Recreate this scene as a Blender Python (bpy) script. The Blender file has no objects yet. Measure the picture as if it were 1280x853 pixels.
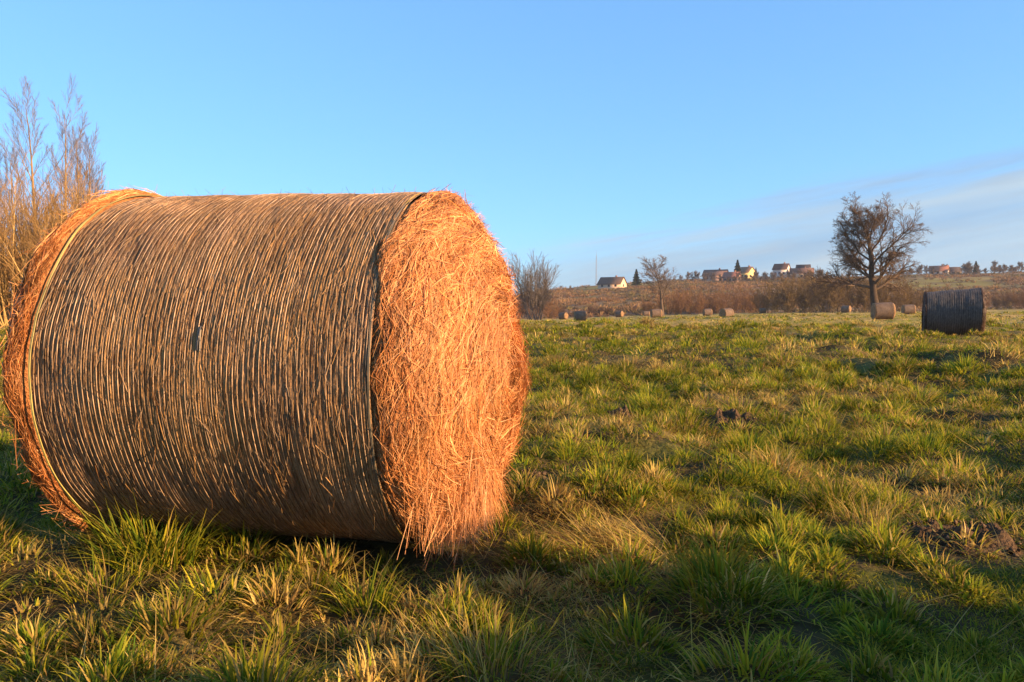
import bpy, math
import numpy as np

R = math.radians
SC = bpy.context.scene
COL = SC.collection
rng = np.random.default_rng(11)

# ------------------------------------------------------------------ camera constants
EYE = 0.94
FPX = 960.0            # focal length in photo pixels (27 mm on 36 mm)
HORIZON = 385.0

# sun: direction towards the sun
SUN_AZ = R(-25.0)      # from +X, clockwise = behind the camera
SUN_EL = R(15.5)
SUNDIR = np.array([math.cos(SUN_AZ) * math.cos(SUN_EL), math.sin(SUN_AZ) * math.cos(SUN_EL), math.sin(SUN_EL)])


# ------------------------------------------------------------------ noise
def _hash(ix, iy, iz, seed):
    h = (ix.astype(np.int64) * 374761393 + iy.astype(np.int64) * 668265263 + iz.astype(np.int64) * 2147483647 + seed * 1274126177) & 0xFFFFFFFF
    h = ((h ^ (h >> 13)) * 1274126177) & 0xFFFFFFFF
    h = ((h ^ (h >> 16)) * 2246822519) & 0xFFFFFFFF
    return ((h ^ (h >> 15)) & 0xFFFFFF) / float(0xFFFFFF)


def vnoise2(x, y, seed=0):
    x = np.asarray(x, float); y = np.asarray(y, float)
    ix = np.floor(x); iy = np.floor(y)
    fx = x - ix; fy = y - iy
    fx = fx * fx * fx * (fx * (fx * 6 - 15) + 10); fy = fy * fy * fy * (fy * (fy * 6 - 15) + 10)
    z = np.zeros_like(ix)
    a = _hash(ix, iy, z, seed); b = _hash(ix + 1, iy, z, seed)
    c = _hash(ix, iy + 1, z, seed); d = _hash(ix + 1, iy + 1, z, seed)
    return (a * (1 - fx) + b * fx) * (1 - fy) + (c * (1 - fx) + d * fx) * fy


def fbm2(x, y, seed=0, oct=4):
    s = 0.0; a = 0.5; t = 0.0
    for i in range(oct):
        s = s + a * (vnoise2(x, y, seed + i * 17) - 0.5) * 2
        t += a
        ca, sa = 0.8, 0.6
        x, y = (x * ca - y * sa) * 2.03, (x * sa + y * ca) * 2.03
        a *= 0.5
    return s / t


def sstep(x, a, b):
    t = np.clip((x - a) / (b - a), 0, 1)
    return t * t * (3 - 2 * t)


# ------------------------------------------------------------------ terrain
DITCH = np.array([(13.5, 4.5), (8.2, 8.6), (6.4, 11.5), (7.3, 17.0), (8.2, 23.0), (6.0, 25.5), (0.5, 24.5), (-6, 24)])


def poly_dist(x, y, P):
    d = np.full(np.shape(x), 1e9)
    for (ax, ay), (bx, by) in zip(P[:-1], P[1:]):
        vx, vy = bx - ax, by - ay
        t = np.clip(((x - ax) * vx + (y - ay) * vy) / (vx * vx + vy * vy), 0, 1)
        d = np.minimum(d, np.hypot(x - ax - t * vx, y - ay - t * vy))
    return d


GU = np.array([-0.8, -0.1, 0.05, 0.0875, 0.19, 0.27, 0.35, 0.48, 0.60, 0.68, 0.9])
GV = np.array([-9, -9, -9.0, -8.0, -4.0, -3.0, -1.0, 0.0, 1.5, 3.5, 5.0]) / FPX


def ground_z(x, y):
    x = np.asarray(x, float); y = np.asarray(y, float)
    r = np.hypot(x, y)
    hum = 0.105 * fbm2(x / 0.75 + 3, y / 0.75, 5, 3) + 0.175 * fbm2(x / 2.2, y / 2.2 + 9, 21, 3) + 0.11 * fbm2(x / 7.0 + 1, y / 7.0, 33, 2)
    hum = hum - 0.01
    w = 1 - np.exp(-(((x + 0.9) / 1.15) ** 2 + ((y - 3.2) / 0.75) ** 2) ** 2)
    hum = hum * w * sstep(r, 0.3, 1.6) * (0.35 + 0.65 * sstep(r, 2.0, 5.0))
    z = hum
    d = poly_dist(x + 0.5 * fbm2(x / 1.5, y / 1.5, 71, 2), y, DITCH)
    z = z - 0.32 * np.exp(-(d / 0.65) ** 2) + 0.07 * np.exp(-((d - 1.2) / 0.5) ** 2)
    yy = np.maximum(y, 1.0)
    z = z + np.where(y > 0, yy * sstep(y, 28, 95) * np.interp(x / yy, GU, GV), 0)
    # unseen ridge added out to the right, shaped to shade the near foreground
    bx, by = x - 4.4, y - 0.0
    along = bx * 0.38 + by * 0.92
    across = bx * 0.92 - by * 0.38
    shade_bank = np.exp(-(across / 0.9) ** 2) * sstep(along, 1.35, 0.55) * sstep(along, -4.5, -3.5)
    z = z + shade_bank * (1.40 + 0.95 * fbm2(x / 0.8, y / 0.8, 91, 4))
    return z


def at(px, y_m, dz=0.0):
    """ground point in the photo column px at a distance y_m"""
    x = (px - 640) / FPX * y_m
    return (x, y_m, float(ground_z(x, y_m)) + dz)


# ------------------------------------------------------------------ mesh building
class MB:
    def __init__(self):
        self.v = []; self.f4 = []; self.f3 = []; self.c = []; self.n = 0

    def add(self, v, f4=None, f3=None, c=None):
        v = np.asarray(v, np.float32).reshape(-1, 3)
        if f4 is not None and len(f4): self.f4.append(np.asarray(f4, np.int32).reshape(-1, 4) + self.n)
        if f3 is not None and len(f3): self.f3.append(np.asarray(f3, np.int32).reshape(-1, 3) + self.n)
        if c is None: c = np.full((len(v), 3), 0.5)
        c = np.asarray(c, np.float32)
        if c.ndim == 1: c = np.tile(c, (len(v), 1))
        self.v.append(v); self.c.append(c); self.n += len(v)

    def ribbons(self, P, W, S, c):
        """P (n,k,3) centre lines, W (n,k) half widths, S (n,3) side vectors, c (n,3) or (n,k,3)"""
        n, k, _ = P.shape
        S = np.broadcast_to(S[:, None, :], P.shape) if S.ndim == 2 else S
        V = np.stack([P - S * W[..., None], P + S * W[..., None]], 2)       # n,k,2,3
        base = (np.arange(n) * 2 * k)[:, None]
        j = np.arange(k - 1)[None, :] * 2
        q = np.stack([base + j, base + j + 1, base + j + 3, base + j + 2], -1).reshape(-1, 4)
        if c.ndim == 2: c = np.broadcast_to(c[:, None, :], P.shape)
        C = np.broadcast_to(c[:, :, None, :], V.shape)
        self.add(V.reshape(-1, 3), f4=q, c=C.reshape(-1, 3))

    def tubes(self, P, Rr, sides, c):
        n, k, _ = P.shape
        T = np.gradient(P, axis=1)
        T /= np.linalg.norm(T, axis=2, keepdims=True) + 1e-9
        ref = np.where(np.abs(T[..., 2:3]) > 0.9, np.array([1.0, 0, 0]), np.array([0, 0, 1.0]))
        A = np.cross(T, ref); A /= np.linalg.norm(A, axis=2, keepdims=True) + 1e-9
        B = np.cross(T, A)
        th = np.arange(sides) * 2 * np.pi / sides
        V = P[:, :, None, :] + Rr[:, :, None, None] * (np.cos(th)[None, None, :, None] * A[:, :, None, :] + np.sin(th)[None, None, :, None] * B[:, :, None, :])
        i = np.arange(n)[:, None, None]; j = np.arange(k - 1)[None, :, None]; s = np.arange(sides)[None, None, :]
        s2 = (s + 1) % sides
        b = i * k * sides
        q = np.stack([b + j * sides + s, b + j * sides + s2, b + (j + 1) * sides + s2, b + (j + 1) * sides + s], -1).reshape(-1, 4)
        if c.ndim == 2: c = np.broadcast_to(c[:, None, :], P.shape)
        C = np.broadcast_to(c[:, :, None, :], V.shape)
        self.add(V.reshape(-1, 3), f4=q, c=C.reshape(-1, 3))

    def grid(self, G, c, wrap=False):
        """G (a,b,3)"""
        a, b, _ = G.shape
        i = np.arange(a - 1)[:, None]; jn = b if wrap else b - 1
        j = np.arange(jn)[None, :]; j2 = (j + 1) % b
        q = np.stack([i * b + j, i * b + j2, (i + 1) * b + j2, (i + 1) * b + j], -1).reshape(-1, 4)
        self.add(G.reshape(-1, 3), f4=q, c=np.asarray(c).reshape(-1, 3) if np.ndim(c) > 1 else c)

    def box(self, x0, x1, y0, y1, z0, z1, c):
        v = [(x, y, z) for z in (z0, z1) for y in (y0, y1) for x in (x0, x1)]
        f = [(0, 2, 3, 1), (4, 5, 7, 6), (0, 1, 5, 4), (2, 6, 7, 3), (0, 4, 6, 2), (1, 3, 7, 5)]
        self.add(v, f4=f, c=np.asarray(c, float))

    def build(self, name, mat, parent=None, smooth=False):
        v = np.concatenate(self.v); c = np.concatenate(self.c)
        f4 = np.concatenate(self.f4) if self.f4 else np.zeros((0, 4), np.int32)
        f3 = np.concatenate(self.f3) if self.f3 else np.zeros((0, 3), np.int32)
        me = bpy.data.meshes.new(name)
        me.vertices.add(len(v)); me.vertices.foreach_set("co", v.ravel())
        li = np.concatenate([f4.ravel(), f3.ravel()]).astype(np.int32)
        me.loops.add(len(li)); me.loops.foreach_set("vertex_index", li)
        st = np.concatenate([np.arange(len(f4)) * 4, len(f4) * 4 + np.arange(len(f3)) * 3]).astype(np.int32)
        me.polygons.add(len(st)); me.polygons.foreach_set("loop_start", st)
        me.update(calc_edges=True)
        if smooth: me.polygons.foreach_set("use_smooth", np.ones(len(st), bool))
        at_ = me.attributes.new("tint", 'FLOAT_COLOR', 'POINT')
        at_.data.foreach_set("color", np.concatenate([c, np.ones((len(c), 1), np.float32)], 1).astype(np.float32).ravel())
        me.materials.append(mat)
        o = bpy.data.objects.new(name, me)
        COL.objects.link(o)
        if parent: o.parent = parent
        return o


def tag(o, label=None, cat=None, group=None, kind=None):
    if label: o["label"] = label
    if cat: o["category"] = cat
    if group: o["group"] = group
    if kind: o["kind"] = kind
    return o


def empty(name, loc, label, cat, group=None, rz=0.0):
    o = bpy.data.objects.new(name, None)
    o.location = loc; o.rotation_euler = (0, 0, rz); o.empty_display_size = 0.2
    COL.objects.link(o)
    return tag(o, label, cat, group)


def copy_tree(o, loc, rz, scale=1.0, label=None, group=None):
    def cp(s, parent):
        c = s.copy(); COL.objects.link(c); c.parent = parent
        for ch in list(s.children): cp(ch, c)
        return c
    r = cp(o, None)
    r.location = loc; r.rotation_euler = (0, 0, rz)
    r.scale = (scale,) * 3 if np.isscalar(scale) else scale
    if label: r["label"] = label
    if group: r["group"] = group
    return r


# ------------------------------------------------------------------ materials
def mat(name, rough=0.8, spec=0.2, transl=0.0, nscale=0.0, namp=0.25, bump=0.0, bscale=20.0, mul=1.0, stretch=(1, 1, 1)):
    m = bpy.data.materials.new(name); m.use_nodes = True
    nt = m.node_tree; nt.nodes.clear()
    N = nt.nodes.new; L = nt.links.new
    out = N("ShaderNodeOutputMaterial")
    b = N("ShaderNodeBsdfPrincipled")
    b.inputs["Roughness"].default_value = rough
    b.inputs["Specular IOR Level"].default_value = spec
    a = N("ShaderNodeAttribute"); a.attribute_name = "tint"
    col = a.outputs["Color"]
    tc = N("ShaderNodeTexCoord")
    mp = N("ShaderNodeMapping"); mp.inputs["Scale"].default_value = stretch
    L(tc.outputs["Object"], mp.inputs["Vector"])
    if nscale:
        n = N("ShaderNodeTexNoise"); n.inputs["Scale"].default_value = nscale; n.inputs["Detail"].default_value = 6
        n.inputs["Roughness"].default_value = 0.65
        L(mp.outputs[0], n.inputs["Vector"])
        r = N("ShaderNodeMapRange"); r.inputs[1].default_value = 0.25; r.inputs[2].default_value = 0.75
        r.inputs[3].default_value = (1 - namp) * mul; r.inputs[4].default_value = (1 + namp) * mul
        L(n.outputs["Fac"], r.inputs[0])
        mx = N("ShaderNodeVectorMath"); mx.operation = 'MULTIPLY'
        L(col, mx.inputs[0]); L(r.outputs[0], mx.inputs[1])
        col = mx.outputs[0]
    L(col, b.inputs["Base Color"])
    if bump:
        n2 = N("ShaderNodeTexNoise"); n2.inputs["Scale"].default_value = bscale; n2.inputs["Detail"].default_value = 8
        L(mp.outputs[0], n2.inputs["Vector"])
        bp = N("ShaderNodeBump"); bp.inputs["Strength"].default_value = bump; bp.inputs["Distance"].default_value = 0.05
        L(n2.outputs["Fac"], bp.inputs["Height"]); L(bp.outputs[0], b.inputs["Normal"])
    if transl:
        t = N("ShaderNodeBsdfTranslucent"); L(col, t.inputs["Color"])
        mxs = N("ShaderNodeMixShader"); mxs.inputs[0].default_value = transl
        L(b.outputs[0], mxs.inputs[1]); L(t.outputs[0], mxs.inputs[2]); L(mxs.outputs[0], out.inputs["Surface"])
    else:
        L(b.outputs[0], out.inputs["Surface"])
    return m


M_GROUND = mat("field_soil_and_thatch", 0.95, 0.05, nscale=3.5, namp=0.5, bump=1.0, bscale=14)
M_HILL = mat("hill_scrub_soil", 0.95, 0.05, nscale=0.06, namp=0.35, bump=0.6, bscale=0.4)
M_GRASS = mat("grass_blades", 0.65, 0.04, transl=0.45)
M_STRAW = mat("straw", 0.5, 0.3, transl=0.12)
M_HAYBASE = mat("packed_hay", 0.8, 0.15, nscale=30, namp=0.45, bump=0.8, bscale=60)
M_BODY = mat("wrapped_hay_body", 0.75, 0.2, nscale=26, namp=0.45, bump=0.5, bscale=90, stretch=(2.2, 0.6, 0.6))
M_NET = mat("net_thread", 0.45, 0.4, nscale=14, namp=0.3)
M_BARK = mat("bark", 0.9, 0.1, nscale=6, namp=0.3, bump=0.4, bscale=12)
M_TWIG = mat("twigs", 0.85, 0.1)
M_SCRUB = mat("dry_brush", 0.9, 0.05, transl=0.15)
M_NEEDLE = mat("conifer_needles", 0.8, 0.1, transl=0.1)
M_WALL = mat("rendered_wall", 0.85, 0.1, nscale=0.8, namp=0.08)
M_ROOF = mat("tiled_roof", 0.8, 0.15, nscale=2.0, namp=0.25)
M_PANE = mat("window_pane", 0.15, 0.5)
M_METAL = mat("grey_steel", 0.5, 0.4)
M_SOIL = mat("mole_soil", 0.95, 0.05, nscale=25, namp=0.5, bump=0.9, bscale=45)


# ------------------------------------------------------------------ ground sheet
def build_ground():
    fine = np.linspace(-46, 46, 760)
    coarse = np.concatenate([np.linspace(46, 314, 240)[1:-1]])
    az = np.radians(np.concatenate([fine, coarse]))
    r = np.concatenate([[0.05], np.geomspace(0.25, 60, 420), np.geomspace(62, 3000, 60)])
    A, RR = np.meshgrid(az, r)
    X = RR * np.sin(A); Y = RR * np.cos(A)
    Z = ground_z(X, Y)
    dry = ground_dry(X, Y)
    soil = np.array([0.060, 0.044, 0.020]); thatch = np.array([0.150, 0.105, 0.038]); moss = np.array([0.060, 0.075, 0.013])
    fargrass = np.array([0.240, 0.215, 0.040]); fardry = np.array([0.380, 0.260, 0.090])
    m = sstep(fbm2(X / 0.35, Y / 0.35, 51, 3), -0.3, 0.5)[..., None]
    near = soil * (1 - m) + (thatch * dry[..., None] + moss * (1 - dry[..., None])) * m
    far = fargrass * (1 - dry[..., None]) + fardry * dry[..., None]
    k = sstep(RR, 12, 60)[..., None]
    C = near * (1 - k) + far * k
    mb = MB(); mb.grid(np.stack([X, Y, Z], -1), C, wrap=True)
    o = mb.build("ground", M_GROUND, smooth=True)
    tag(o, kind="structure")


def ground_dry(x, y):
    d = 0.46 + 1.0 * fbm2(x / 1.1 + 7, y / 1.1, 61, 4) + 0.30 * fbm2(x / 9, y / 9 + 4, 67, 2)
    r = np.hypot(x, y)
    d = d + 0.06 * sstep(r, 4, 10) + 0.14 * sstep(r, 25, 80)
    return np.clip(d, 0, 1)


# ------------------------------------------------------------------ grass
GREEN = np.array([(0.145, 0.190, 0.011), (0.220, 0.228, 0.013), (0.310, 0.265, 0.020), (0.072, 0.128, 0.014)])
DRYC = np.array([(0.52, 0.36, 0.095), (0.42, 0.28, 0.075), (0.58, 0.42, 0.14), (0.30, 0.18, 0.065)])

BALE_R = np.array([-0.300, 3.055]); BALE_L = np.array([-1.497, 3.320])
AX2 = (BALE_R - BALE_L) / np.linalg.norm(BALE_R - BALE_L)
NB2 = np.array([AX2[1], -AX2[0]])      # towards the camera


def bale_uv(x, y):
    dx = x - BALE_L[0]; dy = y - BALE_L[1]
    return dx * AX2[0] + dy * AX2[1], dx * NB2[0] + dy * NB2[1]


def blades(mb, x, y, z, length, width, azim, lean, col, tipcol, k=4, curl=None):
    n = len(x)
    t = np.linspace(0, 1, k)[None, :]
    if curl is None: curl = rng.uniform(0.2, 1.1, n)
    ang = lean[:, None] + curl[:, None] * t ** 1.5            # angle away from vertical
    ds = (length / (k - 1))[:, None]
    hor = np.cumsum(np.sin(ang) * ds, 1) - np.sin(ang[:, :1]) * ds
    ver = np.cumsum(np.cos(ang) * ds, 1) - np.cos(ang[:, :1]) * ds
    P = np.stack([x[:, None] + hor * np.cos(azim)[:, None], y[:, None] + hor * np.sin(azim)[:, None], z[:, None] + ver - 0.01], -1)
    tw = rng.normal(0, 0.5, n)
    S = np.stack([-np.sin(azim + tw), np.cos(azim + tw), np.zeros(n)], -1)
    W = width[:, None] * (1 - 0.9 * t ** 1.6) * 0.5
    C = col[:, None, :] * (1 - t[..., None] ** 2) + tipcol[:, None, :] * t[..., None] ** 2
    mb.ribbons(P, W, S, C)


def blade_cols(n, dry):
    isdry = rng.random(n) < dry
    g = GREEN[rng.integers(0, len(GREEN), n)] * rng.uniform(0.8, 1.5, (n, 1))
    d = DRYC[rng.integers(0, len(DRYC), n)] * rng.uniform(0.7, 1.2, (n, 1))
    c = np.where(isdry[:, None], d * 0.9, g * 0.85)  # green bases darkened, shade between blades put into the colour
    tipmix = (rng.random(n) < 0.72)[:, None] * rng.uniform(0.2, 0.9, (n, 1))
    t = np.where(isdry[:, None], d * 1.1, g) * (1 - tipmix) + np.array([0.48, 0.38, 0.060]) * tipmix  # dead yellow tips, also brightened to look sunlit
    return c, t, isdry


def sample_field(n, r0, r1, p, half=R(43)):
    """radii with areal density ~ r^-p"""
    u = rng.random(n); e = 2 - p
    r = (r0 ** e + u * (r1 ** e - r0 ** e)) ** (1 / e) if abs(e) > 1e-6 else r0 * (r1 / r0) ** u
    a = rng.uniform(-half, half, n)
    return r * np.sin(a), r * np.cos(a), r


SOILSPOTS = [(0.10, 3.93, 0.13), (1.78, 3.02, 0.31), (0.97, 6.60, 0.22), (1.77, 6.30, 0.30), (1.30, 8.4, 0.2)]


def keep_mask(x, y):
    u, v = bale_uv(x, y)
    k = ~((u > -0.16) & (u < 1.40) & (np.abs(v) < 0.30))
    for sx, sy, sr in SOILSPOTS:
        k &= ((x - sx) ** 2 + ((y - sy) * 1.3) ** 2) > (sr * 0.95 * rng.uniform(0.0, 1.0, len(x)) ** 0.5) ** 2
    for px, py, sr in ((190, 712, 0.17), (455, 768, 0.12), (612, 852, 0.15), (118, 752, 0.12), (775, 690, 0.17), (1085, 655, 0.16)):
        d = EYE * FPX / (py - HORIZON)
        k &= np.hypot(x - (px - 640) / FPX * d, y - d + 0.03) > sr
    return k


def build_grass():
    mb = MB()
    # ---- tufts
    for (n, r0, r1, p, nb, k, rs) in ((560, 1.0, 4.0, 0.0, 115, 5, 0.070), (3000, 4.0, 12.0, 0.8, 80, 4, 0.085), (4600, 12.0, 40.0, 1.1, 52, 3, 0.16), (4500, 40.0, 125.0, 1.2, 14, 3, 0.28)):
        tx, ty, tr = sample_field(n, r0, r1, p)
        dry = ground_dry(tx, ty)
        size = np.exp(rng.normal(0, 0.36, n))
        cnt = np.maximum(3, (nb * size ** 1.5 * rng.uniform(0.6, 1.3, n))).astype(int)
        idx = np.repeat(np.arange(n), cnt); N = len(idx)
        q = np.sqrt(rng.random(N))
        elong = rng.uniform(0.6, 1.4, n)[idx]; turn = rng.uniform(0, np.pi, n)[idx]
        rad = rs * size[idx] * q
        th = rng.uniform(0, 2 * np.pi, N)
        ox, oy = rad * np.cos(th) * elong, rad * np.sin(th) / elong
        x = tx[idx] + ox * np.cos(turn) - oy * np.sin(turn); y = ty[idx] + ox * np.sin(turn) + oy * np.cos(turn)
        az = np.arctan2(y - ty[idx], x - tx[idx]) + rng.normal(0, 0.55, N)
        ln = (0.050 + 0.050 * sstep(tr[idx], 5, 20)) * size[idx] * (1.15 - 0.45 * q) * rng.uniform(0.55, 1.3, N)
        lean = 0.08 + q * 0.9 + rng.normal(0, 0.25, N)
        wd = np.maximum(rng.uniform(0.0045, 0.0090, N), 0.00115 * tr[idx] * rng.uniform(0.6, 1.3, N))
        pd = np.clip(dry[idx] * 0.95 - 0.20 + rng.normal(0, 0.28, n)[idx], 0.02, 0.95)
        c, t, isd = blade_cols(N, pd)
        lum = rng.uniform(0.6, 1.45, n)[idx][:, None]
        kp = keep_mask(x, y)
        zz = ground_z(x, y) + (0.035 + 0.03 * sstep(tr[idx], 5, 20)) * size[idx] * (1 - q ** 2)
        a = [v[kp] for v in (x, y, zz, ln, wd, az, lean, c * lum, t * lum)]
        blades(mb, *a, k=k)
    # ---- filler turf
    for (n, r0, r1, p, k, l0) in ((240000, 0.9, 4.0, 0.2, 4, 0.030), (270000, 4.0, 12.0, 1.2, 3, 0.033), (200000, 12.0, 40.0, 1.5, 3, 0.045), (110000, 40.0, 140.0, 1.6, 2, 0.07)):
        x, y, r = sample_field(n, r0, r1, p)
        dry = ground_dry(x, y)
        patch = sstep(fbm2(x / 0.6, y / 0.6, 81, 3), -0.5, 0.6)
        az = rng.uniform(0, 2 * np.pi, n)
        c, t, isd = blade_cols(n, np.clip(dry * 1.2 + 0.02, 0.1, 0.97))
        ln = l0 * (0.55 + 0.9 * patch) * rng.uniform(0.5, 1.5, n)
        lean = np.where(isd, rng.uniform(0.5, 1.45, n), rng.uniform(0.1, 0.9, n))
        wd = np.maximum(rng.uniform(0.0025, 0.005, n), 0.00095 * r * rng.uniform(0.6, 1.3, n))
        kp = keep_mask(x, y) & (rng.random(n) < 0.5 + 0.7 * patch)
        a = [q[kp] for q in (x, y, ground_z(x, y), ln, wd, az, lean, c, t)]
        blades(mb, *a, k=k)
    # ---- loose dead stalks lying about
    n = 26000
    x, y, r = sample_field(n, 1.0, 14.0, 1.0)
    dry = ground_dry(x, y)
    kp = keep_mask(x, y) & (rng.random(n) < 0.25 + 0.7 * dry)
    c = DRYC[rng.integers(0, 4, n)] * rng.uniform(0.6, 1.15, (n, 1))
    a = [q[kp] for q in (x, y, ground_z(x, y) + 0.02, rng.uniform(0.10, 0.26, n), np.maximum(0.0028, 0.0008 * r), rng.uniform(0, 2 * np.pi, n), rng.uniform(0.9, 1.5, n), c, c)]
    blades(mb, *a, k=3, curl=rng.uniform(-0.2, 0.5, kp.sum()))
    tag(mb.build("grass", M_GRASS), kind="stuff")


def tuft(name, px, py, n, length, spread, dry, label, cat, seed, width=0.0055, lean0=0.05, lean1=0.8, greenmul=1.0, flat=None):
    global rng
    keep = rng; rng = np.random.default_rng(seed)
    d = EYE * FPX / (py - HORIZON)
    X, Y, Z = at(px, d)
    mb = MB()
    th = rng.uniform(0, 2 * np.pi, n); rad = spread * np.sqrt(rng.random(n))
    x = rad * np.cos(th); y = rad * np.sin(th) * 0.8
    az = th + rng.normal(0, 0.5, n)
    if flat is not None: az = flat + rng.normal(0, 0.7, n)
    c, t, isd = blade_cols(n, np.full(n, dry))
    c = c * greenmul; t = t * greenmul
    z = ground_z(x + X, y + Y) - Z
    ln = length * rng.uniform(0.45, 1.15, n)
    lean = rng.uniform(lean0, lean1, n)
    z = z + 0.03 * (1 - (rad / spread) ** 2)
    blades(mb, x, y, z, ln, width * rng.uniform(0.6, 1.25, n), az, lean, c, t, k=6)
    o = mb.build(name, M_GRASS); o.location = (X, Y, Z)
    tag(o, label, cat)
    rng = keep
    return o


def molehill(x, y, rad, h, label, seed):
    g = np.random.default_rng(seed)
    z0 = float(ground_z(x, y))
    a = np.linspace(0, 2 * np.pi, 64, endpoint=False); r = np.linspace(0, 1.0, 22)
    RR, A = np.meshgrid(r, a, indexing="ij")
    X = RR * rad * np.cos(A) * (1 + 0.15 * np.sin(3 * A + seed)); Y = RR * rad * np.sin(A) * 0.75
    n = fbm2((X + x) / 0.07, (Y + y) / 0.07, seed, 4)
    prof = (1 - RR ** 2)
    Z = ground_z(X + x, Y + y) - z0 + h * prof * (0.75 + 1.0 * n) - 0.012 + 0.018 * n * (1 - RR ** 4)
    base = np.array([0.095, 0.060, 0.034]) * (1 + 0.5 * n[..., None])
    mb = MB(); mb.grid(np.stack([X, Y, Z], -1), base, wrap=True)
    # crumbs of soil
    for _ in range(int(60 * rad / 0.2)):
        rr = rad * 1.05 * math.sqrt(g.random()); aa = g.uniform(0, 6.28)
        cx, cy = rr * math.cos(aa), rr * math.sin(aa) * 0.75
        s = 0.004 + 0.014 * g.random() ** 2
        cz = float(ground_z(cx + x, cy + y)) - z0 + h * (1 - (rr / rad / 1.05) ** 2) * 0.75 + s * 0.2
        v = np.array([(1, 0, 0), (-1, 0, 0), (0, 1, 0), (0, -1, 0), (0, 0, 1), (0, 0, -1)]) * s * g.uniform(0.6, 1.3, (6, 1)) + (cx, cy, cz)
        f = [(0, 2, 4), (2, 1, 4), (1, 3, 4), (3, 0, 4), (2, 0, 5), (1, 2, 5), (3, 1, 5), (0, 3, 5)]
        mb.add(v, f3=f, c=np.array([0.13, 0.085, 0.05]) * g.uniform(0.5, 1.4))
    o = mb.build("molehill", M_SOIL, smooth=False); o.location = (x, y, z0)
    tag(o, label, "molehill", "molehills in the turf")


# ------------------------------------------------------------------ hay bales
PROFS = (np.array([(-0.010, 0.655), (0.006, 0.674), (0.020, 0.686), (0.060, 0.689), (0.105, 0.674), (0.145, 0.610), (0.165, 0.430), (0.170, 0.220), (0.172, 0.001)]),
         np.array([(-0.040, 0.656), (-0.010, 0.668), (0.010, 0.672), (0.036, 0.670), (0.078, 0.652), (0.140, 0.595), (0.225, 0.440), (0.275, 0.220), (0.288, 0.001)]))


def prof_at(s, side=1):
    PROF = PROFS[side]
    """s in 0..1 from the net edge to the middle of the end face -> axial, radius"""
    d = np.concatenate([[0], np.cumsum(np.hypot(*np.diff(PROF, axis=0).T))]); d /= d[-1]
    return np.interp(s, d, PROF[:, 0]), np.interp(s, d, PROF[:, 1])


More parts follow.
